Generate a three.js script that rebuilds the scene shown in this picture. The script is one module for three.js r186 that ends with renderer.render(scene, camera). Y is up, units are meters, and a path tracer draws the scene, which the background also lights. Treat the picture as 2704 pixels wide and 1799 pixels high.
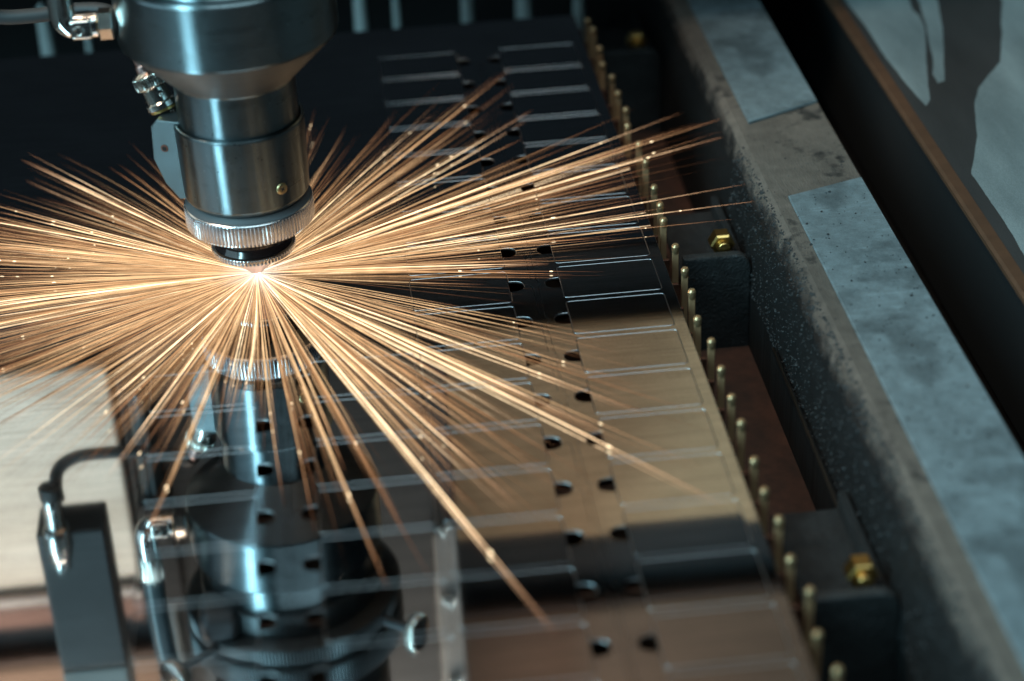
import * as THREE from 'three';
import { RoundedBoxGeometry } from 'three/addons/geometries/RoundedBoxGeometry.js';
import { mergeGeometries, mergeVertices, toCreasedNormals } from 'three/addons/utils/BufferGeometryUtils.js';
import { RectAreaLightUniformsLib } from 'three/addons/lights/RectAreaLightUniformsLib.js';

// ------------------------------------------------------------------ camera, light, exposure
// lengths below are written in millimetres and brought to metres by MM
const MM = 0.001;
const scene = new THREE.Scene();
scene.background = new THREE.Color().setRGB(0.0085, 0.0125, 0.0155);

const camera = new THREE.PerspectiveCamera(2 * Math.atan(899.5 / 5400) * 180 / Math.PI, 1024 / 681, 0.05, 20);
camera.matrixAutoUpdate = true;
{
  const m = new THREE.Matrix4();
  const e = [[0.993, 0.089569, -0.076997], [-0.03678, 0.853957, 0.519042], [0.112242, -0.512577, 0.851273]];
  m.set(e[0][0], e[0][1], e[0][2], 0, e[1][0], e[1][1], e[1][2], 0, e[2][0], e[2][1], e[2][2], 0, 0, 0, 0, 1);
  camera.quaternion.setFromRotationMatrix(m);
  camera.position.set(0.035079, 0.389364, 0.705537);
}
camera.focus = 0.797;
camera.userData.fStop = 5.2;

const renderer = new THREE.WebGLRenderer({ antialias: true });
renderer.toneMapping = THREE.LinearToneMapping;
renderer.toneMappingExposure = 1;
renderer.shadowMap.enabled = true;
RectAreaLightUniformsLib.init();

// ------------------------------------------------------------------ helpers
let seed = 7;
const rnd = () => { seed = (seed * 1664525 + 1013904223) >>> 0; return seed / 4294967296; };
const rr = (a, b) => a + (b - a) * rnd();
const V = (x, y, z) => new THREE.Vector3(x, y, z);
const used = {};
function numbered(n) { used[n] = (used[n] ?? -1) + 1; return used[n] ? `${n}_${String(used[n]).padStart(3, '0')}` : n; }
function mesh(name, geo, mat, parent) {
  const g = geo.clone(); g.scale(MM, MM, MM);
  const m = new THREE.Mesh(g, mat); m.name = parent ? name : numbered(name);
  m.castShadow = m.receiveShadow = true;
  (parent || scene).add(m); return m;
}
function thing(name, label, category, pos = [0, 0, 0], group) {
  const o = new THREE.Group(); o.name = numbered(name); scene.add(o);
  o.position.set(pos[0] * MM, pos[1] * MM, pos[2] * MM);
  tag(o, label, category, group); return o;
}
function tag(o, label, category, group, kind) {
  if (label) o.userData.label = label;
  if (category) o.userData.category = category;
  if (group) o.userData.group = group;
  if (kind) o.userData.kind = kind;
  return o;
}
const hash = (x, y, s) => { let h = (x * 374761393 + y * 668265263 + s * 2147483647) | 0; h = Math.imul(h ^ (h >>> 13), 1274126177); return ((h ^ (h >>> 16)) >>> 0) / 4294967296; };
function vnoise(u, v, nx, ny, s) {           // tileable value noise
  const x = u * nx, y = v * ny, xi = Math.floor(x), yi = Math.floor(y), fx = x - xi, fy = y - yi;
  const a = fx * fx * (3 - 2 * fx), b = fy * fy * (3 - 2 * fy), w = (i, j) => hash(((i % nx) + nx) % nx, ((j % ny) + ny) % ny, s);
  return (w(xi, yi) * (1 - a) + w(xi + 1, yi) * a) * (1 - b) + (w(xi, yi + 1) * (1 - a) + w(xi + 1, yi + 1) * a) * b;
}
const fbm = (u, v, n, s, oct = 5) => { let t = 0, a = 0.5, k = 0; for (let i = 0; i < oct; i++) { t += a * vnoise(u, v, n << i, n << i, s + i); k += a; a *= 0.55; } return t / k; };
function tex(w, h, fn, srgb, rep = [1, 1]) {  // fn(u, v) -> [r, g, b] 0..1
  const d = new Uint8Array(w * h * 4);
  for (let y = 0; y < h; y++) for (let x = 0; x < w; x++) {
    const c = fn((x + 0.5) / w, (y + 0.5) / h), i = (y * w + x) * 4;
    for (let k = 0; k < 3; k++) d[i + k] = Math.max(0, Math.min(255, (c.length ? c[k] : c) * 255));
    d[i + 3] = 255;
  }
  const t = new THREE.DataTexture(d, w, h); t.wrapS = t.wrapT = THREE.RepeatWrapping; t.magFilter = THREE.LinearFilter;
  t.repeat.set(rep[0], rep[1]); if (srgb) t.colorSpace = THREE.SRGBColorSpace; t.needsUpdate = true; return t;
}
const g3 = x => [x, x, x];
const lin = (r, g, b) => new THREE.Color().setRGB(r, g, b);
const std = o => new THREE.MeshStandardMaterial(o);
const phy = o => new THREE.MeshPhysicalMaterial(o);

// hard-edged lathe: every profile span has its own normals, corners get a small chamfer; teeth > 0 makes a straight knurl of the flagged points
function lathe(profile, { seg = 128, cham = 0.25, teeth = 0, depth = 0.5, slot = false, a0 = 0, a1 = Math.PI * 2 } = {}) {
  const p = [];
  for (let i = 0; i < profile.length; i++) {
    const q = profile[i];
    if (i === 0 || i === profile.length - 1 || !cham) { p.push(q); continue; }
    const a = profile[i - 1], b = profile[i + 1];
    const la = Math.hypot(a[0] - q[0], a[1] - q[1]), lb = Math.hypot(b[0] - q[0], b[1] - q[1]);
    const c = Math.min(cham, la * 0.4, lb * 0.4);
    p.push([q[0] + (a[0] - q[0]) / la * c, q[1] + (a[1] - q[1]) / la * c, q[2]], [q[0] + (b[0] - q[0]) / lb * c, q[1] + (b[1] - q[1]) / lb * c, q[2]]);
  }
  const n = teeth ? teeth * 6 : seg, pos = [], uv = [], idx = [];
  let run = 0;
  for (let i = 0; i + 1 < p.length; i++) {
    const A = p[i], B = p[i + 1], base = pos.length / 3, L = Math.hypot(A[0] - B[0], A[1] - B[1]);
    for (let j = 0; j <= n; j++) {
      const t = a0 + (a1 - a0) * j / n;
      const prof = teeth ? (slot ? [0, 0, 0.95, 1, 1, 0.95] : [0, 0.05, 0.8, 1, 1, 0.8])[j % 6] : 0;
      for (const [q, v] of [[A, run], [B, run + L]]) {
        const r = Math.max(q[0] - (q[2] ? depth * (1 - prof) : 0), 0);
        pos.push(r * Math.sin(t), q[1], r * Math.cos(t)); uv.push(j / n, v / 40);
      }
      if (j < n) { const k = base + j * 2; idx.push(k, k + 2, k + 1, k + 1, k + 2, k + 3); }
    }
    run += L;
  }
  const g = new THREE.BufferGeometry();
  g.setAttribute('position', new THREE.Float32BufferAttribute(pos, 3));
  g.setAttribute('uv', new THREE.Float32BufferAttribute(uv, 2));
  g.setIndex(idx); g.computeVertexNormals();
  // weld the seam's normals
  return teeth ? toCreasedNormals(g, 0.5) : seam(g, p.length - 1, n);
}
function seam(g, spans, n) {
  const N = g.attributes.normal;
  for (let s = 0; s < spans; s++) for (let k = 0; k < 2; k++) {
    const a = s * (n + 1) * 2 + k, b = a + n * 2;
    const x = N.getX(a) + N.getX(b), y = N.getY(a) + N.getY(b), z = N.getZ(a) + N.getZ(b), l = Math.hypot(x, y, z) || 1;
    N.setXYZ(a, x / l, y / l, z / l); N.setXYZ(b, x / l, y / l, z / l);
  }
  return g;
}
const rbox = (w, h, d, r = 0.5, x = 0, y = 0, z = 0) => new RoundedBoxGeometry(w, h, d, 2, r).translate(x, y, z);
function hexPrism(r, len, ch = 0.5) {        // along +x
  const s = new THREE.Shape();
  for (let i = 0; i < 6; i++) s[i ? 'lineTo' : 'moveTo'](r * Math.cos(i * Math.PI / 3), r * Math.sin(i * Math.PI / 3));
  return new THREE.ExtrudeGeometry(s, { depth: len - 2 * ch, bevelThickness: ch, bevelSize: ch, bevelOffset: -ch, bevelSegments: 1 }).translate(0, 0, ch).rotateY(Math.PI / 2);
}
function tube(pts, r, seg = 60, rad = 16) { return new THREE.TubeGeometry(new THREE.CatmullRomCurve3(pts.map(p => V(...p))), seg, r, rad); }
function along(geo, from, to) {              // geometry built along +y from 0, laid from one point towards another
  const d = V(to[0] - from[0], to[1] - from[1], to[2] - from[2]).normalize();
  return geo.clone().applyQuaternion(new THREE.Quaternion().setFromUnitVectors(V(0, 1, 0), d)).translate(...from);
}

// ------------------------------------------------------------------ materials
const tTurned = tex(512, 512, (u, v) => g3(0.62 + 0.14 * vnoise(u, v, 6, 240, 3) + 0.14 * fbm(u, v, 6, 40) + (vnoise(u, v, 90, 60, 9) > 0.93 ? 0.10 : 0)), false, [1, 1]);
const tTurnedBump = tex(512, 512, (u, v) => g3(0.5 * vnoise(u, v, 4, 256, 21) + 0.5 * vnoise(u, v, 7, 110, 22)), false, [1, 1]);
// handling marks: small nicks, scratches and faint smudges
function wornSteel() {
  const c = document.createElement('canvas'); c.width = 1024; c.height = 512; const x = c.getContext('2d');
  x.fillStyle = '#d4d4d4'; x.fillRect(0, 0, 1024, 512);
  for (let i = 0; i < 260; i++) { x.globalAlpha = rr(0.03, 0.10); x.fillStyle = rnd() < 0.6 ? '#6d6a66' : '#f4f4f4'; x.beginPath(); x.ellipse(rr(0, 1024), rr(0, 512), rr(3, 22), rr(6, 50), rr(-0.2, 0.2), 0, 7); x.fill(); }
  for (let i = 0; i < 150; i++) { x.globalAlpha = rr(0.15, 0.5); x.strokeStyle = rnd() < 0.5 ? '#ffffff' : '#55524e'; x.lineWidth = rr(0.5, 1.4); const a = rr(0, 1024), b = rr(0, 512); x.beginPath(); x.moveTo(a, b); x.lineTo(a + rr(-16, 16), b + rr(-34, 34)); x.stroke(); }
  for (let i = 0; i < 200; i++) { x.globalAlpha = rr(0.5, 1); x.fillStyle = rnd() < 0.7 ? '#ffffff' : '#3c3a38'; x.beginPath(); x.ellipse(rr(0, 1024), rr(0, 512), rr(0.8, 3), rr(0.8, 4), 0, 0, 7); x.fill(); }
  const t = new THREE.CanvasTexture(c); t.colorSpace = THREE.SRGBColorSpace; t.wrapS = t.wrapT = THREE.RepeatWrapping; return t;
}
const turned = (r, g, b, rough, extra = {}) => phy({ color: lin(r, g, b), metalness: 1, roughness: rough, roughnessMap: tTurned, anisotropy: 0.75, anisotropyRotation: Math.PI / 2, bumpMap: tTurnedBump, bumpScale: 0.000012, ...extra });
const M = {
  steel: turned(0.245, 0.30, 0.32, 0.41, { map: wornSteel() }),
  steelDull: turned(0.115, 0.125, 0.13, 0.6),
  steelDark: turned(0.16, 0.17, 0.18, 0.8),
  knurl: std({ color: lin(0.74, 0.74, 0.76), metalness: 1, roughness: 0.24 }),
  nickel: std({ color: lin(0.72, 0.68, 0.62), metalness: 1, roughness: 0.18 }),
  chrome: std({ color: lin(0.75, 0.72, 0.68), metalness: 1, roughness: 0.12 }),
  brass: std({ color: lin(0.72, 0.46, 0.16), metalness: 1, roughness: 0.3 }),
  screw: std({ color: lin(0.5, 0.38, 0.2), metalness: 1, roughness: 0.35 }),
  copper: std({ color: lin(0.62, 0.42, 0.38), metalness: 1, roughness: 0.3 }),
  ceramic: phy({ color: lin(0.018, 0.012, 0.012), roughness: 0.18, clearcoat: 0.6 }),
  rubber: std({ color: lin(0.022, 0.025, 0.027), roughness: 0.6 }),
  rubberGrey: std({ color: lin(0.06, 0.065, 0.07), roughness: 0.55 }),
  hole: std({ color: lin(0.01, 0.008, 0.008), roughness: 0.9 }),
  rustInside: std({ color: lin(0.12, 0.035, 0.02), roughness: 0.8 }),
  blackBox: std({ color: lin(0.02, 0.024, 0.027), roughness: 0.5 }),
  plateDark: std({ color: lin(0.042, 0.05, 0.054), roughness: 0.6, metalness: 0 }),
  alu: std({ color: lin(0.27, 0.28, 0.275), roughness: 0.55, metalness: 0.3 }),
  hose: std({ color: lin(0.025, 0.05, 0.06), roughness: 0.35 }),
};
const tSheetBump = tex(1024, 1024, (u, v) => g3(0.6 * fbm(u, v, 6, 71, 3) + 0.25 * vnoise(u, v, 60, 60, 75) + 0.15 * vnoise(u, v, 16, 200, 76)), false, [1 / 120, 1 / 120]);
const tSheetRough = tex(512, 512, (u, v) => g3(0.75 + 0.25 * fbm(u, v, 8, 91, 5)), false, [1 / 70, 1 / 70]);
const tSheetGrain = tex(1024, 1024, (u, v) => { const k = 0.80 + 0.16 * hash(u * 1024 | 0, v * 1024 | 0, 12) + 0.12 * (vnoise(u, v, 16, 400, 77) - 0.5) + 0.14 * (fbm(u, v, 7, 93, 5) - 0.5); return [k, k, k]; }, true, [1 / 230, 1 / 230]);
M.sheet = std({ color: lin(0.70, 0.71, 0.73), map: tSheetGrain, metalness: 1, roughness: 0.045, roughnessMap: tSheetRough, bumpMap: tSheetBump, bumpScale: 0.0000025 });
M.cutEdge = std({ color: lin(0.40, 0.41, 0.43), metalness: 1, roughness: 0.34 });   // laser cut edges are rougher than the rolled face
const tRust = tex(512, 512, (u, v) => { const n = fbm(u, v, 6, 5), m = fbm(u, v, 24, 15); return [0.16 + 0.22 * n + 0.12 * m, 0.10 + 0.12 * n + 0.08 * m, 0.075 + 0.08 * n + 0.06 * m]; }, true);
M.slat = std({ map: tRust.clone(), roughness: 0.6, metalness: 0.35 });
M.post = std({ color: lin(0.34, 0.20, 0.105), roughness: 0.5, metalness: 0.2, roughnessMap: tSheetRough, bumpMap: tSheetBump, bumpScale: 0.0003 });
M.slatTip = std({ color: lin(0.58, 0.40, 0.22), metalness: 0.8, roughness: 0.35 });
M.spike = std({ color: lin(0.5, 0.56, 0.56), metalness: 0.1, roughness: 0.55 });

// ------------------------------------------------------------------ lamps (all of them stand outside the frame)
function lamp(name, label, from, to, w, h, color, power, glow) {
  const t = thing(name, label, 'lamp', from);
  const d = V(...to).sub(V(...from)).normalize();
  t.quaternion.setFromUnitVectors(V(0, 0, -1), d);
  mesh('housing', rbox(w + 14, h + 14, 26, 3, 0, 0, 15), std({ color: lin(0.05, 0.05, 0.05), roughness: 0.6 }), t);
  mesh('diffuser', new THREE.PlaneGeometry(w, h).rotateY(Math.PI).translate(0, 0, 1), std({ color: lin(0.8, 0.8, 0.8), emissive: color, emissiveIntensity: glow, roughness: 0.8 }), t);
  const l = new THREE.RectAreaLight(color, power, w * MM, h * MM);
  l.name = name + '_light'; l.position.set(0, 0, -0.003); t.add(l); // shines along its own -z
  return t;
}
lamp('tube_lamp', 'cool white tube lamp above the machine beside the cutting head', [-640, 760, 640], [0, 60, 0], 150, 900, lin(0.46, 0.87, 1.0), 34, 1);
lamp('ceiling_panel_lamp', 'wide cool ceiling lamp over the sheet and side rail', [160, 1150, 640], [120, 0, 40], 900, 620, lin(0.66, 0.92, 1.0), 2.0, 1);
lamp('added_fill_light', 'added wide cool fill light beside the machine', [-950, 420, 300], [0, 60, 0], 700, 620, lin(0.55, 0.86, 1.0), 0.4, 1);  // added cool fill for the left of the head, not a real window
lamp('added_warm_lamp', 'added warm lamp brightening the gantry panels', [-120, 470, -10], [-130, 190, -150], 420, 70, lin(1.0, 0.80, 0.62), 26, 1);  // lamp added out of view to brighten the mirrored gantry panels

// ------------------------------------------------------------------ setting under and behind the sheet
const tFloor = tex(512, 512, (u, v) => { const n = fbm(u, v, 5, 33), m = fbm(u, v, 30, 35); return [0.10 + 0.2 * n + 0.1 * m, 0.075 + 0.10 * n + 0.06 * m, 0.06 + 0.06 * n + 0.05 * m]; }, true, [3, 3]);
tag(mesh('machine_floor', new THREE.PlaneGeometry(1600, 1400).rotateX(-Math.PI / 2).translate(0, -66, 0), std({ color: lin(0.012, 0.012, 0.013), roughness: 0.85 })), null, null, null, 'structure');
tag(mesh('trough', uvmm(rbox(48, 3, 700, 0.6, 176, -61.5, 60), 300), std({ map: tFloor, roughness: 0.8 })), null, null, null, 'structure');

// ------------------------------------------------------------------ the sheet with its cut-outs
const PITCH = 27.1, Z0 = 27.3;
const sheet = thing('metal_sheet', 'polished steel sheet with two rows of laser cut tags mirroring the head', 'sheet', [0, 0, 0]);
const TH = 0.9, BV = 0.10, GAP = 0.13;
const xf = (path, x, z, first) => path[first ? 'moveTo' : 'lineTo'](x, -z);
function cardPoints(x0, x1, z0, z1, r, grow) {
  const p = []; x0 -= grow; x1 += grow; z0 -= grow; z1 += grow; r += grow;
  for (const [cx, cz, a] of [[x0 + r, z0 + r, 180], [x1 - r, z0 + r, 270], [x1 - r, z1 - r, 0], [x0 + r, z1 - r, 90]])
    for (let i = 0; i <= 4; i++) { const t = (a + i * 22.5) * Math.PI / 180; p.push([cx + r * Math.cos(t), cz + r * Math.sin(t)]); }
  return p;                                   // runs TL -> TR -> BR -> BL in (x, z)
}
const toShape = pts => { const s = new THREE.Shape(); pts.forEach(([x, z], i) => xf(s, x, z, i === 0)); s.closePath(); return s; };
const toHole = pts => { const s = new THREE.Path(); pts.slice().reverse().forEach(([x, z], i) => xf(s, x, z, i === 0)); s.closePath(); return s; };
const cols = [{ ox: 0, k0: -8, k1: 9 }, { ox: -97.2, k0: 2, k1: 9 }];
const web = toShape([[-175, -237], [158, -237], [158, 305], [-175, 305]]);
const ex = { depth: TH - 2 * BV, bevelThickness: BV, bevelSize: BV, bevelOffset: -BV, bevelSegments: 1 };
const lay = g => g.rotateX(-Math.PI / 2).translate(0, -TH + BV, 0);
const cardL = lay(new THREE.ExtrudeGeometry(toShape(cardPoints(-18.85, 18.85, -12, 12, 1.4, -GAP)), ex));
const ribbon = (pts, w) => {                  // thin closed outline around a polyline
  const L = [], R = [];
  pts.forEach((p, i) => { const a = pts[Math.max(i - 1, 0)], b = pts[Math.min(i + 1, pts.length - 1)], l = Math.hypot(b[0] - a[0], b[1] - a[1]), nx = -(b[1] - a[1]) / l * w, nz = (b[0] - a[0]) / l * w; L.push([p[0] + nx, p[1] + nz]); R.unshift([p[0] - nx, p[1] - nz]); });
  return L.concat(R);
};
const curve = (a, c, b, n = 6) => Array.from({ length: n + 1 }, (_, i) => { const t = i / n; return [a[0] * (1 - t) ** 2 + 2 * c[0] * t * (1 - t) + b[0] * t * t, a[1] * (1 - t) ** 2 + 2 * c[1] * t * (1 - t) + b[1] * t * t]; });
for (const { ox, k0, k1 } of cols) for (let k = k0; k <= k1; k++) {
  const z = Z0 + (k - 0) * PITCH;
  for (const side of [-1, 1]) {
    const cx = ox + (side < 0 ? 77.4 : 134.8), x0 = cx - 18.85, x1 = cx + 18.85;
    const pts = cardPoints(x0, x1, z - 12, z + 12, 1.4, 0), dome = [];
    for (let i = 0; i <= 10; i++) { const t = (-90 + i * 18) * Math.PI / 180; const c = Math.cos(t), d = Math.sin(t); dome.push([5.6 * Math.pow(Math.max(c, 0), 0.75), 3.9 * Math.sign(d) * Math.pow(Math.abs(d), 0.75)]); }
    if (side < 0) pts.splice(10, 0, ...dome.map(([a, b]) => [x1 + 0.15 + a, z + b]));                 // after TR, going down
    else pts.push(...dome.map(([a, b]) => [x0 - 0.15 - a, z - b]));                                    // after BL, going up
    web.holes.push(toHole(pts));
    const c = mesh('cut_tag', cardL, [M.sheet, M.cutEdge], sheet);
    c.position.set(cx * MM, 0, z * MM);
    const big = ox === 0 && k === 6;
    c.rotation.x = (big ? 0.0055 : rr(-0.002, 0.002)); c.rotation.z = rr(-0.0012, 0.0012);
    c.position.y = big ? -0.0001 : rr(-0.00006, 0.00003);
  }
  // thin joining slits of the spine
  const a = ox + 102.9, l = ox + 105, r = ox + 107.1, b = ox + 108.7;
  web.holes.push(toHole(ribbon([...curve([a, z + 0.1], [l - 0.1, z + 0.3], [l, z + 3.6]), [l, z + 12], [l, z + 22.6]], 0.2)));
  if (k < k1) web.holes.push(toHole(ribbon([...curve([b, z + 0.5], [r + 0.1, z + 0.6], [r, z + 4]), [r, z + 14], [r, z + 23], ...curve([r, z + 23.2], [r + 0.1, z + 26], [b, z + 26.7])], 0.2)));
}
mesh('web', lay(new THREE.ExtrudeGeometry(web, ex)), [M.sheet, M.cutEdge], sheet);

// ------------------------------------------------------------------ slats that carry the sheet
{
  let i = 0;
  const blade = rbox(330, 38, 1.6, 0.3, -4, -23, 0), post = rbox(2.6, 44, 1.7, 0.4, 163.6, -20.5, 0);
  const head = lathe([[0.01, 3.4], [1.1, 3.2], [1.6, 2.3], [1.5, 0.6], [1.15, -0.8]], { seg: 14, cham: 0 });
  for (let z = 10 - 18.3 * 13; z < 290; z += 18.3, i++) {
    const t = thing('sheet_rest', 'rusty upright rest under the sheet with bright worn tip past its edge', 'sheet rest', [rr(-0.8, 1.2), rr(-1, 1), z + rr(-1.2, 1.2)], 'rests holding the sheet');
    mesh('blade', blade, M.slat, t);
    const p = mesh('end_post', post, M.post, t); p.rotation.x = rr(-0.05, 0.05); p.position.set(rr(-0.9, 0.9) * MM, rr(-2.2, 1.2) * MM, 0);
    const h = mesh('tip', head, M.slatTip, p); h.position.set(0.1636, 0, 0); h.rotation.y = rr(0, 3);
  }
  // far teeth beyond the sheet's back edge
  for (const [x, z, w, h] of [[-111, -318, 8, 56], [-89, -312, 4, 44], [54, -300, 8, 56], [73, -306, 5, 55], [110, -300, 8, 56], [140, -300, 10, 57], [169, -300, 7, 56]]) {
    const s = thing('support_spike', 'pale upright support spike standing behind the sheet', 'spike', [x, -60, z], 'spikes behind the sheet');
    mesh('shaft', lathe([[w / 2 + 0.6, 0], [w / 2, 20], [w / 2 - 0.5, h - 4], [0.4, h]], { seg: 10, cham: 0.3 }), M.spike, s);
    mesh('foot', rbox(w + 10, 4, 10, 1, 0, -1, 0), M.slat, s);
  }
}

// ------------------------------------------------------------------ side of the machine: trough, brackets, frame beam, rails
const tGrit = tex(512, 512, (u, v) => { const n = fbm(u, v, 8, 51), f = vnoise(u, v, 300, 300, 52), m = fbm(u, v, 40, 55, 3), k = 0.07 + 0.10 * n + (f > 0.86 ? 0.16 : 0) * m + 0.06 * m; return [k * 0.95, k, k * 1.03]; }, true, [1, 1]);
const tGritBump = tex(512, 512, (u, v) => g3(0.5 * vnoise(u, v, 300, 300, 52) + 0.5 * fbm(u, v, 40, 55, 4)), false, [1, 1]);
const gritMat = std({ map: tGrit, bumpMap: tGritBump, bumpScale: 0.0006, roughness: 0.75, metalness: 0.2 });
const tPlate = tex(1024, 1024, (u, v) => { const n = fbm(u, v, 5, 81), m = fbm(u, v, 36, 84), d = Math.max(0, fbm(u, v, 8, 88) - 0.52) * 5, f = hash(u * 1024 | 0, v * 1024 | 0, 5); const sc = vnoise(u, v, 8, 180, 96) > 0.8 ? 0.06 : 0, k = (0.36 + 0.07 * n + 0.15 * m + 0.14 * f + sc * m) * (1 - 0.22 * Math.min(d, 1)); return [k * 0.87, k, k * 1.05]; }, true, [1, 1]);
const plateMat = std({ map: tPlate, bumpMap: tGritBump, bumpScale: 0.00012, roughness: 0.62, metalness: 0.45 });
function uvmm(g, s) { const P = g.attributes.position, N = g.attributes.normal, U = g.attributes.uv; for (let i = 0; i < P.count; i++) { const nx = Math.abs(N.getX(i)), ny = Math.abs(N.getY(i)), nz = Math.abs(N.getZ(i)); const [a, b] = nx > ny && nx > nz ? [P.getZ(i), P.getY(i)] : ny > nz ? [P.getX(i), P.getZ(i)] : [P.getX(i), P.getY(i)]; U.setXY(i, a / s, b / s); } return g; }
const prism = (pts, z0, z1, bev = 0.5) => { const s = new THREE.Shape(); pts.forEach(([x, y], i) => s[i ? 'lineTo' : 'moveTo'](x, y)); s.closePath(); return uvmm(new THREE.ExtrudeGeometry(s, { depth: z1 - z0 - 2 * bev, bevelThickness: bev, bevelSize: bev, bevelOffset: -bev, bevelSegments: 1 }).translate(0, 0, z0 + bev), 160); };
{
  const f = thing('machine_frame', 'dark grimy machine frame beam with slag grit beside the sheet', 'machine frame', [0, 0, 0]);
  // one rolled beam: its grimy inner slope carries slag, its top is brown oxide; the border between them is ragged
  const prof = [[199, -60], [246, -60], [246, 9.4], [245.4, 10], [207, 10], [204, 8.6], [202, 3], [200.5, -10], [199.2, -34]];
  const bg = prism(prof, -420, 420, 0.4), bp = bg.attributes.position, bu = bg.attributes.uv;
  for (let i = 0; i < bp.count; i++) bu.setXY(i, Math.min(0.995, Math.max(0.005, (bp.getX(i) + (bp.getX(i) < 240 ? Math.min(0, bp.getY(i) - 10) * 0.9 : 0) - 160) / 90)), (bp.getZ(i) + 420) / 420);
  const tBeam = tex(512, 2048, (u, v) => {
    const x = 160 + u * 90, n = fbm(u, v, 6, 61), m = fbm(u, v * 4 % 1, 24, 64, 4), f = hash(u * 512 | 0, v * 2048 | 0, 3), e = fbm(u, v * 3 % 1, 7, 68, 5), e2 = fbm(u, v * 5 % 1, 22, 69, 4);
    const dirt = Math.min(1, Math.max(0, (203 + (e - 0.5) * 22 + (e2 - 0.5) * 10 - x) / 9)), spot = Math.min(1, Math.max(0, e2 * 0.5 + e * 0.6 - 0.62) * 6);
    const k = 0.22 + 0.12 * n + 0.10 * m + 0.06 * f, g = 0.03 + 0.07 * m + (f > 0.9 ? 0.10 : 0), w = Math.max(dirt, spot * 0.7);
    return [k * 1.04 * (1 - w) + g * 0.95 * w, k * 0.97 * (1 - w) + g * w, k * 0.90 * (1 - w) + g * 1.04 * w];
  }, true);
  mesh('beam', bg, std({ map: tBeam, bumpMap: tGritBump, bumpScale: 0.0003, roughness: 0.7, metalness: 0.2 }), f);
  const strip = pts => uvmm(new THREE.ExtrudeGeometry(toShape(pts), { depth: 0.7, bevelThickness: 0.3, bevelSize: 0.3, bevelOffset: -0.3, bevelSegments: 1 }).rotateX(-Math.PI / 2).translate(0, 10.4, 0), 130);  // thin raised strips, paler than the beam top
  tag(mesh('pale_strip', strip([[211.5, -420], [245.2, -420], [245.2, -92], [211.5, -76]]), plateMat, f), 'pale grey strip ending in a square edge');
  tag(mesh('pale_strip', strip([[212.5, -6], [245.2, -17], [245.2, 420], [212.5, 420]]), plateMat, f), 'pale grey stained strip running to the front');
  mesh('pipe', tube([[197.5, -31, 40], [196.6, -30, 90], [196, -30, 140], [195.4, -30, 186]], 0.8, 30, 8), M.steelDull, f);
}
for (const [z, l] of [[-224, 'dark steel bracket with brass bolt at the far corner of the trough'], [-11, 'dark steel bracket with brass bolt beside the middle slats'], [212, 'dark steel bracket with brass bolt beside the nearest slats']]) {
  const t = thing('bolt_bracket', l, 'bracket', [186, -17, z], 'brackets along the trough');
  const s = new THREE.Shape(); s.moveTo(-14, 0); s.lineTo(6, 0); s.quadraticCurveTo(12.4, 0, 12.4, -7); s.lineTo(12.4, -44); s.lineTo(-14, -44); s.closePath();
  mesh('body', uvmm(new THREE.ExtrudeGeometry(s, { depth: 3, bevelThickness: 0.8, bevelSize: 0.8, bevelSegments: 2 }).translate(0, 0, -3), 160), gritMat, t);
  mesh('side_wall', rbox(3, 38, 60, 1, 10.6, -24, -34), gritMat, t);
  mesh('base', rbox(24, 3, 60, 1, -2, -14, -34), gritMat, t);
  const b = mesh('bolt', hexPrism(5.2, 7, 0.7).rotateY(-Math.PI / 2).translate(3.2, 0.8, -15), M.brass, t);
  mesh('stud', lathe([[0.01, 4.4], [2.6, 4.0], [2.9, 0]], { seg: 16, cham: 0.2 }).rotateX(Math.PI / 2).translate(3.2, 0.8, -9), M.brass, b);
}
// slag grains on the frame's slope
{
  const g = new THREE.IcosahedronGeometry(0.42 * MM, 0), n = 5200, im = new THREE.InstancedMesh(g, std({ color: lin(0.03, 0.032, 0.034), roughness: 0.7, metalness: 0.2 }), n), m4 = new THREE.Matrix4();
  for (let i = 0; i < n; i++) {
    const t = rnd(), z = rr(-60, 290), onTop = rnd() < 0.12;
    const x = onTop ? rr(205, 243) : 199.2 + 6 * t * t, y = onTop ? (x > 211.5 && (z > -6 || z < -90) ? 11.5 : 9.9) : x < 200.5 ? -34 + (x - 199.2) * 18.5 : x < 202 ? -10 + (x - 200.5) * 8.7 : x < 204 ? 3 + (x - 202) * 2.8 : 8.6 + (x - 204) * 0.47, s = rr(0.3, onTop ? 0.7 : 1.1) * (rnd() < 0.12 ? 1.9 : 1);
    m4.compose(V(x * MM, (y + 0.1) * MM, z * MM), new THREE.Quaternion().setFromEuler(new THREE.Euler(rr(0, 6), rr(0, 6), rr(0, 6))), V(s, s * rr(0.5, 1), s * rr(0.7, 1.5)));
    im.setMatrixAt(i, m4);
  }
  im.name = 'slag_grit'; im.castShadow = im.receiveShadow = true; scene.add(im);
  tag(im, 'loose dark slag grit scattered along the frame slope', 'slag', null, 'stuff');
}
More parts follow.
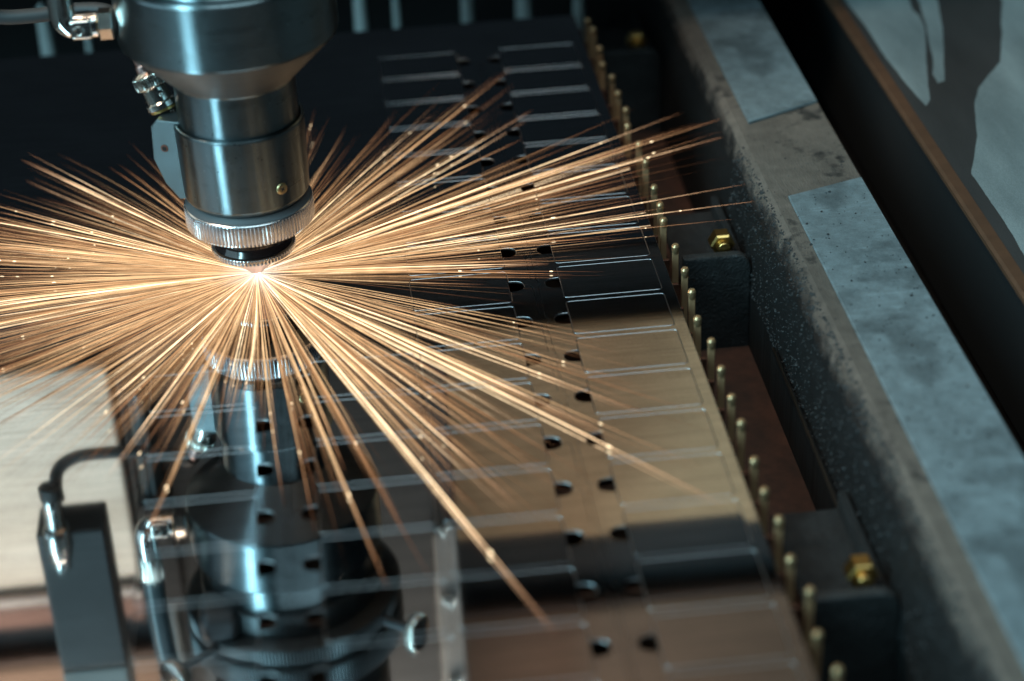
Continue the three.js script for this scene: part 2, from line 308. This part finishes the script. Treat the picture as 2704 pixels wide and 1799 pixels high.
// outer cover plate, its colour map paler inside the outlined patches
{
  const bare = (x, z) => {                    // outline of the bare patches, in mm on the plate
    const n = (fbm(((x + 300) % 200) / 200, ((z + 400) % 200) / 200, 6, 14, 4) - 0.5) * 7;
    const inPoly = P => { let c = false; for (let i = 0, j = P.length - 1; i < P.length; j = i++) if ((P[i][1] > z) !== (P[j][1] > z) && x + n * 0.35 < (P[j][0] - P[i][0]) * (z - P[i][1]) / (P[j][1] - P[i][1]) + P[i][0]) c = !c; return c; };
    return PATCH.some(inPoly);
  };
  const PATCH = [
    [[285, -340], [326, -340], [317, -198], [315, -186], [316, -179], [313, -160], [294, -86], [290.5, -80], [288, -110]],
    [[331, -340], [342, -340], [330, -196], [322, -161], [306, -104], [302.5, -102], [303, -112], [308, -128], [310, -141], [321, -195]],
    [[362, -340], [424, -340], [424, 215], [289, 215], [289, 50], [290.5, -14], [303, -48], [312, -80], [319, -95], [336, -119], [345, -144], [360, -189]],
  ];
  const W = 1024, x0 = 284, wx = 140, z0 = -340, wz = 560;
  const t = tex(W, W, (u, v) => {
    const x = x0 + u * wx, z = z0 + v * wz, f = hash(u * W | 0, v * W | 0, 8), n = fbm(u, v, 8, 44, 5);
    return bare(x, z) ? [0.36 + 0.24 * n + 0.10 * f, 0.41 + 0.25 * n + 0.10 * f, 0.42 + 0.25 * n + 0.10 * f] : [0.19 + 0.08 * n + 0.03 * f, 0.19 + 0.08 * n + 0.03 * f, 0.19 + 0.08 * n + 0.03 * f];
  }, true);
  t.wrapS = t.wrapT = THREE.ClampToEdgeWrapping;
  const c = thing('cover_plate', 'dark outer cover plate with bare patches and a brown edge', 'cover plate', [0, 0, 0]);
  const g = new THREE.BoxGeometry(wx, 3, wz).translate(x0 + wx / 2, 8.5, z0 + wz / 2), P = g.attributes.position, U = g.attributes.uv;
  for (let i = 0; i < P.count; i++) U.setXY(i, (P.getX(i) - x0) / wx, (P.getZ(i) - z0) / wz);
  mesh('top_plate', g, std({ map: t, roughness: 0.6, metalness: 0.35, bumpMap: tGritBump, bumpScale: 0.0001 }), c);
  mesh('skirt', rbox(130, 60, 830, 1, 349, -24, 0), std({ color: lin(0.008, 0.009, 0.01), roughness: 0.7 }), c);
  mesh('edge_strip', prism([[278.5, 7.5], [283.9, 7.5], [283.9, 10.2], [279.5, 10.2], [278.5, 9.2]], -420, 420, 0.3), std({ map: tex(256, 256, (u, v) => { const n = fbm(u, v, 6, 18); return [0.25 + 0.14 * n, 0.17 + 0.10 * n, 0.12 + 0.07 * n]; }, true, [2, 2]), roughness: 0.6 }), c);
}

// ------------------------------------------------------------------ gantry behind the head, seen only in the sheet
const tPanelLit = tex(512, 512, (u, v) => { const n = fbm(u, v, 6, 111, 5); return [0.84 + 0.14 * n, 0.76 + 0.16 * n, 0.68 + 0.18 * n]; }, true);  // brightly lit half of one gantry panel, the lamplight put into the colour
const tPanelDim = tex(512, 512, (u, v) => { const n = fbm(u, v, 6, 121, 5); return [0.78 + 0.2 * n, 0.63 + 0.17 * n, 0.48 + 0.14 * n]; }, true);  // dimmer half of the same panel, its weaker lamplight put into the colour
{
  const c = thing('lit_tone_cover', 'gantry panel in its brightly lit cream tone mirrored left of the cutting head', 'panel', [-250, 127, -150]);
  mesh('face', rbox(330, 126, 6, 1.5, 0, 63, -3), std({ map: tPanelLit, roughness: 0.8 }), c);
  mesh('trim', rbox(330, 5, 4, 1, 0, 136, -1), std({ color: lin(0.62, 0.52, 0.47), roughness: 0.6 }), c);
  mesh('rail', rbox(330, 12, 6, 1, 0, 147, -4), std({ color: lin(0.2, 0.08, 0.05), roughness: 0.6 }), c);
  const d = thing('lit_tone_cover', 'gantry panel in its dimmer lit tan tone mirrored in the cut tags', 'panel', [185, 127, -150]);
  mesh('face', rbox(230, 130, 6, 1.5, 0, 65, -3), std({ map: tPanelDim, roughness: 0.8 }), d);
  const lip = thing('added_back_plate', 'added dark grey plate mirrored around the gantry covers', 'gantry beam', [-65, 92, -158]);  // added plate giving the sheet a dim grey tone to mirror
  mesh('face', rbox(730, 310, 6, 1.5, 0, 155, -6), std({ color: lin(0.035, 0.036, 0.038), roughness: 0.85 }), lip);
  const e = thing('gantry_cover', 'brown upper gantry cover mirrored in the front of the sheet', 'cover', [-65, 306, -150]);
  mesh('face', rbox(730, 100, 8, 2, 0, 50, -4), std({ map: tex(512, 512, (u, v) => { const n = fbm(u, v, 6, 131, 5); return [0.44 + 0.1 * n, 0.33 + 0.09 * n, 0.255 + 0.08 * n]; }, true), roughness: 0.7 }), e);
  mesh('lower_lip', rbox(730, 4, 6, 1, 0, -3, -3), std({ color: lin(0.09, 0.05, 0.035), roughness: 0.7 }), e);
  const z = thing('carriage_plate', 'dark carriage plate with bolted grey strip behind the cutting head', 'carriage', [0, 90, -80]);
  mesh('plate', rbox(148, 420, 12, 2, 2, 210, -6), M.plateDark, z);
  mesh('bar', rbox(12, 320, 5, 1, 70, 260, 3), M.alu, z);
  for (const y of [93, 136, 186, 230]) { const s = mesh('screw', lathe([[3.6, 0], [3.6, 2.4], [1.7, 2.6], [1.6, 1.2], [0.01, 1.2]], { seg: 20, cham: 0.3 }).rotateX(Math.PI / 2).translate(70, y + 3, 5.6), M.nickel, z); mesh('socket', lathe([[1.4, 0], [0.01, 0]], { seg: 6, cham: 0 }).rotateX(Math.PI / 2).translate(70, y + 3, 8.0), M.hole, s); }
  mesh('guide_rod', lathe([[0.01, 0], [5, 0.4], [5, 240], [0.01, 240]], { seg: 32, cham: 0.8 }).translate(-62, 4, 6), M.steel, z);
  mesh('rod_clamp', rbox(16, 60, 16, 2, -62, 90, 6), M.blackBox, z);
}

// ------------------------------------------------------------------ the cutting head
const head = thing('laser_cutting_head', 'turned steel laser cutting head with knurled ring over the glowing cut', 'cutting head', [0, 0, 0]);
head.rotation.z = 0;
mesh('nozzle', lathe([[0.9, 1.5], [2.5, 1.5], [3.4, 2.6], [8, 6.8], [13.5, 11], [15.2, 12.2], [0.9, 12.2]], { cham: 0.3 }), M.copper, head);
mesh('nozzle_ring', lathe([[15.4, 12.0], [16.1, 12.2], [16.4, 12.7, 1], [16.4, 14.3, 1], [16.0, 14.7], [14.6, 14.9], [14, 15]], { teeth: 70, depth: 1.0, cham: 0.12, slot: true }), M.knurl, head);
mesh('ceramic_neck', lathe([[15.1, 15.0], [14.7, 15.6], [13.7, 17.5], [13.4, 20], [14, 24], [15, 27]], { cham: 0.4 }), M.ceramic, head);
mesh('lower_nut', lathe([[14, 24.2], [22, 24.2], [23.4, 24.5], [23.6, 24.9]], { cham: 0.3 }), M.steelDull, head);
const ring = mesh('knurled_ring', lathe([[23.4, 24.6], [24.1, 24.9], [24.8, 25.7, 1], [24.8, 33.0, 1], [24.4, 33.7], [23.9, 34.0]], { teeth: 104, depth: 0.85, cham: 0.15 }), M.knurl, head);
mesh('washer', lathe([[24.0, 34], [23.4, 34.3], [21.5, 36.2], [19, 36.4]], { cham: 0.4 }), M.rubberGrey, ring);
const collar = mesh('collar', lathe([[19, 35.8], [21.8, 36.2], [22.8, 37.0], [23.8, 38.6], [24.5, 67.6], [24.1, 68.4], [22.9, 68.4], [22.9, 67]], { cham: 0.35 }), M.steel, head);
mesh('upper_cylinder', lathe([[22.6, 66], [22.6, 84.6], [22.9, 85.4]], { cham: 0.2 }), M.steel, head);
mesh('cone', lathe([[22.7, 85.2], [24, 86.2], [39.4, 101.8], [40, 102.5]], { cham: 0.5 }), M.steelDull, head);
mesh('body', lathe([[39.6, 102.2], [40.2, 103], [40.2, 126.6], [39.2, 127.8], [36.6, 128.6], [36.2, 134], [35.8, 141]], { cham: 0.4 }), M.steel, head);
mesh('body_flange', lathe([[34, 140], [38.4, 140.6], [38.6, 150.5], [36, 151.5]], { cham: 0.5 }), M.steelDull, head);
mesh('adjusting_ring', lathe([[36, 152], [45, 152.4], [46, 153, 1], [46, 160, 1], [44, 160.8], [40, 161]], { teeth: 190, depth: 0.35, cham: 0.2 }), M.steelDull, head);
mesh('adjusting_ring', lathe([[36, 163], [45.6, 163.2], [46.6, 164, 1], [46.6, 175, 1], [44, 176], [40, 176.2]], { teeth: 190, depth: 0.35, cham: 0.2 }), M.steelDull, head);
mesh('column', lathe([[33, 150], [33, 190], [38, 194], [38, 330], [0.01, 330]], { cham: 0.8 }), M.steelDark, head);
// set screw and dimples on the collar
{
  const a = 0.60, R0 = 24.25, y = 46.2, n = [Math.sin(a), 0, Math.cos(a)];
  const s = mesh('set_screw', along(lathe([[2.3, 0], [2.3, 0.6], [1.7, 0.9], [0.01, 0.95]], { seg: 28, cham: 0.2 }), [n[0] * (R0 - 0.35), y, n[2] * (R0 - 0.35)], [n[0] * 40, y, n[2] * 40]), M.screw, collar);
  for (const t of [0, 1]) { const g = rbox(t ? 0.45 : 1.9, 0.1, t ? 1.9 : 0.45, 0.04); mesh('slot', along(g, [n[0] * (R0 + 0.6), y, n[2] * (R0 + 0.6)], [n[0] * 40, y, n[2] * 40]), M.hole, s); }
}
// flat sided boss with screw hole, carrying the sensor plug
const bossG = (() => { const s = new THREE.Shape(); [[10, 38], [23, 36.8], [28, 43], [31.6, 53], [31.0, 66.4], [28.4, 69.4], [10, 69]].forEach(([x, y], i) => s[i ? 'lineTo' : 'moveTo'](x, y)); s.closePath(); return new THREE.ExtrudeGeometry(s, { depth: 22, bevelThickness: 0.5, bevelSize: 0.5, bevelOffset: -0.5, bevelSegments: 2 }).translate(0, 0, -11); })();
const boss = mesh('side_boss', bossG, std({ color: lin(0.10, 0.115, 0.12), metalness: 0.8, roughness: 0.5, roughnessMap: tSheetRough }), head);
boss.rotation.y = Math.PI - 0.35; // reaches to the left and a little back
{
  const h = mesh('screw_hole', lathe([[1.5, 0], [1.0, 0.12], [0.01, 0.12]], { seg: 24, cham: 0 }).rotateX(-Math.PI / 2).translate(26.4, 58, -11.7), M.rustInside, boss);
  mesh('hole_bottom', lathe([[0.9, 0.2], [0.01, 0.2]], { seg: 20, cham: 0 }).rotateX(-Math.PI / 2).translate(26.4, 58, -11.7), M.hole, h);
}
// sensor plug
{
  const A = [-27.6, 69.4, -8], B = [-35.4, 90.5, -13];
  const fat = g => g.scale(1.22, 1, 1.22);
  const plug = mesh('sensor_plug', along(fat(lathe([[3.4, 0], [3.6, 1.2], [5.0, 1.3], [5.0, 3.6], [4.2, 3.8], [4.0, 9.4], [3.2, 9.6]], { seg: 48, cham: 0.2 })), A, B), M.nickel, head);
  mesh('brass_seat', along(fat(lathe([[4.4, 0.2], [4.4, 1.2], [3.6, 1.3]], { seg: 40, cham: 0.1 })), A, B), M.brass, plug);
  mesh('knurled_nut', along(fat(lathe([[3.6, 9.6], [4.9, 9.9], [5.3, 10.4, 1], [5.3, 14.4, 1], [4.8, 15], [3.2, 16], [2.8, 16.2]], { teeth: 42, depth: 0.5, cham: 0.12 })), A, B), M.nickel, plug);
  mesh('strain_relief', along(fat(lathe([[2.6, 16], [2.7, 18.4], [2.2, 18.8], [2.2, 23], [1.9, 24]], { seg: 28, cham: 0.2 })), A, B), M.copper, plug);
  const d = V(B[0] - A[0], B[1] - A[1], B[2] - A[2]).normalize(), side = V(0.45, 0.1, 1).normalize();
  side.addScaledVector(d, -side.dot(d)).normalize();
  const c = V(...A).addScaledVector(d, 6.8).addScaledVector(side, 4.85);
  const pin = mesh('slot_recess', along(lathe([[1.3, 0], [1.3, 0.25], [0.01, 0.25]], { seg: 20, cham: 0.05 }), c.toArray(), c.clone().add(side).toArray()), M.hole, plug);
  mesh('lock_pin', along(lathe([[0.75, 0.1], [0.75, 0.8], [0.01, 0.85]], { seg: 16, cham: 0.15 }), c.clone().addScaledVector(d, -0.4).toArray(), c.clone().addScaledVector(d, -0.4).add(side).toArray()), M.nickel, pin);
}
// elbow fitting
{
  const y = 111, z = 6;
  const e = mesh('elbow_fitting', mergeGeometries([
    new THREE.TubeGeometry(new THREE.CatmullRomCurve3([V(-46, y, z), V(-52, y, z), V(-55.6, y + 0.6, z), V(-57.6, y + 3, z), V(-58, y + 8, z), V(-58, y + 14, z)]), 40, 4.7, 28),
  ]), M.chrome, head);
  mesh('fitting_block', rbox(8, 7.4, 10.6, 1.4, -51.5, y, z), M.chrome, e);
  const b = mesh('port_screw', lathe([[2.1, 0], [2.1, 0.8], [1.1, 0.9], [1.0, 0.2], [0.01, 0.2]], { seg: 28, cham: 0.15 }).rotateX(Math.PI / 2).translate(-52.4, y - 0.2, z + 5.2), M.nickel, e);
  mesh('port_hole', lathe([[0.95, 0], [0.01, 0]], { seg: 16, cham: 0 }).rotateX(Math.PI / 2).translate(-52.4, y - 0.2, z + 5.6), M.hole, b);
  mesh('hex_nut', hexPrism(5.8, 5.2, 0.5).translate(-45.6, y, z), M.nickel, e);
  mesh('nipple', lathe([[3.4, 0], [3.4, 3]], { seg: 28, cham: 0 }).rotateZ(-Math.PI / 2).translate(-48, y, z), M.brass, e);
  mesh('hose_nut', lathe([[3.6, y + 13.5], [5.0, y + 14, 1], [5.0, y + 25, 1], [3.6, y + 26]], { teeth: 30, depth: 0.4, cham: 0.2 }).translate(-58, 0, z), M.nickel, e);
}
// clamp screws of the adjusting ring
for (const [ax, az, ln] of [[-0.72, 0.69, 10], [0.82, 0.57, 3]]) {
  const A = [ax * 44, 157.5, az * 44], B = [ax * 90, 157.5, az * 90];
  const s = mesh('clamp_screw', along(lathe([[2.2, 0], [2.2, 12 + ln], [2.6, 12.2 + ln]], { seg: 20, cham: 0.2 }), A, B), M.steelDark, head);
  mesh('thumb_knob', along(lathe([[3, 12 + ln], [7.2, 12.3 + ln], [7.6, 12.8 + ln, 1], [7.6, 16.4 + ln, 1], [7, 17 + ln], [0.01, 17.2 + ln]], { teeth: 46, depth: 0.45, cham: 0.2 }), A, B), M.nickel, s);
}
mesh('clamp_boss', rbox(18, 14, 22, 5, -30, 146, 24), M.steelDark, head);

// hoses, cable and box beside the head
tag(mesh('gas_hose', tube([[-58, 134, 6], [-58, 150, 6], [-57, 190, 4], [-56, 260, -4]], 4.6, 40, 16), M.hose), 'dark blue gas hose rising from the elbow fitting', 'hose');
tag(mesh('sensor_cable', tube([[-36.2, 92.6, -13.6], [-40, 98.5, -21], [-46, 101, -31], [-58, 101, -35], [-74, 100, -35], [-88, 101, -35], [-95.5, 106, -35], [-98, 114, -35], [-98, 122, -35]], 2.8, 90, 16), M.rubber), 'black sensor cable looping from the plug to the box', 'cable');
{
  const b = thing('sensor_box', 'black sensor box with round cable connector on its lower end', 'electronics box', [-94, 132, -35]);
  mesh('housing', rbox(29, 76, 22, 1.2, 0, 38, 0), M.blackBox, b);
  mesh('cap', rbox(29, 60, 22, 1.2, 0, 107, 0), std({ color: lin(0.2, 0.21, 0.2), roughness: 0.6 }), b);
  const c = mesh('connector', lathe([[3.2, -18], [4.2, -17.4], [4.2, -13], [3.9, -12.6], [4.1, -3], [5.6, -2], [6.4, 0], [6.4, 8], [5.6, 9], [5.6, 12], [4.4, 14], [4.4, 18]], { seg: 40, cham: 0.3 }).translate(-5.5, 0, 9), M.chrome, b);
  mesh('ferrule', lathe([[3.6, -24], [4.6, -23.4], [4.6, -18]], { seg: 32, cham: 0.2 }).translate(-5.5, 0, 9), M.rubber, c);
}

// ------------------------------------------------------------------ the cut: melt glow and sparks
{
  const s = thing('melt_glow', 'white hot glowing melt spot under the nozzle tip', 'glow', [0, 0.9, 0]);
  mesh('core', new THREE.SphereGeometry(1.5, 20, 12).scale(1, 0.55, 1), std({ color: lin(0, 0, 0), emissive: lin(1, 0.86, 0.72), emissiveIntensity: 14 }), s);
  const l = new THREE.PointLight(lin(1, 0.66, 0.42), 0.04); l.name = 'melt_light'; l.shadow.radius = 0.08; l.castShadow = true; s.add(l);
}
const sparkMat = [];
const mixc = (a, b, t) => a.map((x, i) => x + (b[i] - x) * t);
for (let k = 0; k < 5; k++) {                 // from white gold to dull red; the texture runs along the streak, cooling towards its tip
  const hot = [[1, 0.72, 0.42], [1, 0.62, 0.31], [1, 0.55, 0.25], [1, 0.48, 0.20], [1, 0.40, 0.16]][k];
  const t = tex(256, 4, u => {
    const grain = 0.55 + 0.45 * vnoise(u, 0.5, 28, 4, 200 + k);
    const white = [1, 0.9, 0.74], tail = [hot[0] * 0.45, hot[1] * 0.28, hot[2] * 0.24];
    const c = u < 0.12 ? mixc(white, hot, u / 0.12) : u < 0.65 ? hot : mixc(hot, tail, (u - 0.65) / 0.35);
    return c.map(x => x * grain);
  }, false);
  t.wrapS = t.wrapT = THREE.ClampToEdgeWrapping;
  sparkMat.push(std({ color: lin(0, 0, 0), roughness: 1, emissive: lin(1, 1, 1), emissiveMap: t, emissiveIntensity: [3.2, 1.8, 1.1, 0.62, 0.34][k] }));
}
const beadMat = std({ color: lin(0, 0, 0), roughness: 1, emissive: lin(1, 0.76, 0.46), emissiveIntensity: 2.6 });
// reach in mm of the sparks over the sheet against their azimuth (degrees, counter-clockwise seen from above, 0 along the tag rows)
const REACH = [[0, 160], [6, 199], [14, 203], [24, 223], [38, 177], [46, 176], [55, 203], [63, 156], [70, 145], [77, 142], [84, 127], [94, 118], [105, 122], [117, 126], [126, 157], [137, 160], [152, 160], [170, 165], [190, 185], [218, 185], [235, 170], [248, 140], [257, 148], [262, 165], [267, 126], [272, 158], [276, 195], [280, 205], [285, 212], [290, 241], [296, 208], [304, 193], [311, 223], [320, 203], [331, 150], [336, 60], [345, 60], [350, 136], [360, 160]];
const reach = a => { a = (a + 360) % 360; for (let i = 1; i < REACH.length; i++) if (a <= REACH[i][0]) { const [x0, y0] = REACH[i - 1], [x1, y1] = REACH[i]; return y0 + (y1 - y0) * (a - x0) / (x1 - x0); } return 150; };
function sparkGeo(az, len, el, r, bends = rr(-0.02, 0.02)) {
  const n = 10, m = 4, pos = [], uv = [], idx = [], a = az * Math.PI / 180;
  const at = t => { const d = 1.2 + len * t, aa = a + bends * t * t; return [d, aa, 0.7 + d * Math.tan(el) - len * 0.012 * t * t]; };
  for (let i = 0; i <= n; i++) {
    const t = i / n, [d, aa, up] = at(t);
    const w = r * Math.min(1, 0.35 + t * 2.2) * (t > 0.6 ? Math.max(0.04, 1 - Math.pow((t - 0.6) / 0.4, 1.2)) : 1);
    for (let j = 0; j <= m; j++) {
      const p = j / m * Math.PI * 2, s = Math.cos(p) * w, h = Math.sin(p) * w;
      pos.push(Math.cos(aa) * d - Math.sin(aa) * s, Math.max(up + h, 0.05), -Math.sin(aa) * d - Math.cos(aa) * s); uv.push(t, 0.5);
      if (i < n && j < m) { const k = i * (m + 1) + j; idx.push(k, k + m + 1, k + 1, k + 1, k + m + 1, k + m + 2); }
    }
  }
  const g = new THREE.BufferGeometry(); g.setAttribute('position', new THREE.Float32BufferAttribute(pos, 3)); g.setAttribute('uv', new THREE.Float32BufferAttribute(uv, 2)); g.setIndex(idx); g.computeVertexNormals();
  g.userData.at = t => { const [d, aa, up] = at(t); return [Math.cos(aa) * d, up, -Math.sin(aa) * d, aa]; };
  return g;
}
const bundles = Array.from({ length: 26 }, () => rr(0, 360));
function azimuth() {
  for (;;) {
    let a = rnd() < 0.45 ? bundles[Math.floor(rnd() * bundles.length)] + rr(-2.2, 2.2) + rr(-2.2, 2.2) : rr(0, 360);
    a = (a + 360) % 360;
    if (a > 332 && a < 348) continue;
    if (a > 80 && a < 108 && rnd() < 0.6) continue;
    if (a > 246 && a < 288 && rnd() < 0.5) continue;
    return a;
  }
}
const WHERE = a => a < 75 || a > 348 ? 'over the far tags' : a < 130 ? 'behind the cutting head' : a < 240 ? 'past the open side of the sheet' : a < 285 ? 'towards the reflected nozzle' : 'over the nearer tags';
for (let i = 0; i < 230; i++) {
  const a = azimuth(), L = reach(a) * Math.min(1, rr(0.6, 1.06)), near = Math.sin(a * Math.PI / 180) < 0, q = rnd();
  const k = q < 0.14 ? 0 : q < 0.40 ? 1 : q < 0.70 ? 2 : 3;
  const el = (rnd() < 0.3 ? rr(0.03, 0.085) : rr(0.004, 0.04)) * (near ? 0.8 : 1);
  const g = sparkGeo(a, L, el, (k === 0 ? rr(0.10, 0.34) : 0.08 + 0.26 * Math.pow(rnd(), 2.2)) * (near ? 1.15 : 0.95), (rnd() < 0.18 ? rr(-0.07, 0.07) : rr(-0.02, 0.02)));
  const s = mesh('glowing_spark', g, sparkMat[k]), bead = rnd() < 0.24;
  if (bead) for (let j = rnd() < 0.3 ? 2 : 1; j > 0; j--) {
    const [x, y, z, aa] = g.userData.at(rr(0.55, 0.9));
    mesh('glowing_bead', new THREE.SphereGeometry(rr(0.14, 0.28), 8, 6).scale(rr(2, 5), 1, 1).rotateY(aa).translate(x, y, z), beadMat, s);
  }
  tag(s, `${['white gold', 'bright golden', 'orange', 'dim orange'][k]} spark streak ${bead ? 'with a bright bead ' : ''}flying ${WHERE(a)}`, 'spark', 'spark streaks fanning out from the cut');
}
// the longest single streaks: azimuth, reach in mm, climb, half width, tone
for (const [a, L, el, r, k] of [[290.3, 250, 0.012, 0.42, 0], [280.4, 208, 0.012, 0.32, 1], [276.4, 172, 0.01, 0.26, 2], [284.6, 178, 0.01, 0.24, 2], [309.4, 232, 0.012, 0.36, 0], [311.6, 214, 0.014, 0.22, 1], [317.4, 180, 0.01, 0.24, 0], [322, 168, 0.01, 0.18, 1], [329.6, 150, 0.012, 0.14, 1], [24.6, 232, 0.03, 0.24, 1], [28.5, 214, 0.03, 0.2, 0], [9.6, 205, 0.02, 0.15, 0], [6.2, 206, 0.02, 0.17, 0], [2.4, 190, 0.018, 0.12, 1], [54, 206, 0.03, 0.26, 1], [258, 176, 0.01, 0.3, 1], [300, 150, 0.02, 0.2, 0], [296, 196, 0.014, 0.24, 1]]) {
  const g = sparkGeo(a, L, el, r, rr(-0.015, 0.015)), s = mesh('glowing_spark', g, sparkMat[k]), [x, y, z, aa] = g.userData.at(rr(0.72, 0.84));
  mesh('glowing_bead', new THREE.SphereGeometry(r * 1.15, 8, 6).scale(3.4, 1, 1).rotateY(aa).translate(x, y, z), beadMat, s);
  tag(s, `extra long ${['white gold', 'bright golden', 'orange'][k]} spark streak with a bead flying ${WHERE(a)}`, 'spark', 'spark streaks fanning out from the cut');
}
for (let k = 1; k < 5; k++) {
  const gs = [];
  for (let i = 0; i < [0, 230, 230, 140, 70][k]; i++) {
    const a = azimuth(), L = reach(a) * rr(0.25, 0.95);
    gs.push(sparkGeo(a, L, rnd() < 0.3 ? rr(0.03, 0.09) : rr(0.002, 0.035), rr(0.035, 0.11), rnd() < 0.15 ? rr(-0.08, 0.08) : rr(-0.02, 0.02)));
  }
  tag(mesh('glowing_spark_shower', mergeGeometries(gs), sparkMat[k]), ['', 'bright fine spark shower around the cut', 'fine orange spark shower around the cut', 'dim orange spark shower around the cut', 'dull red spark shower around the cut'][k], 'sparks', null, 'stuff');
}

scene.add(camera);
renderer.render(scene, camera);
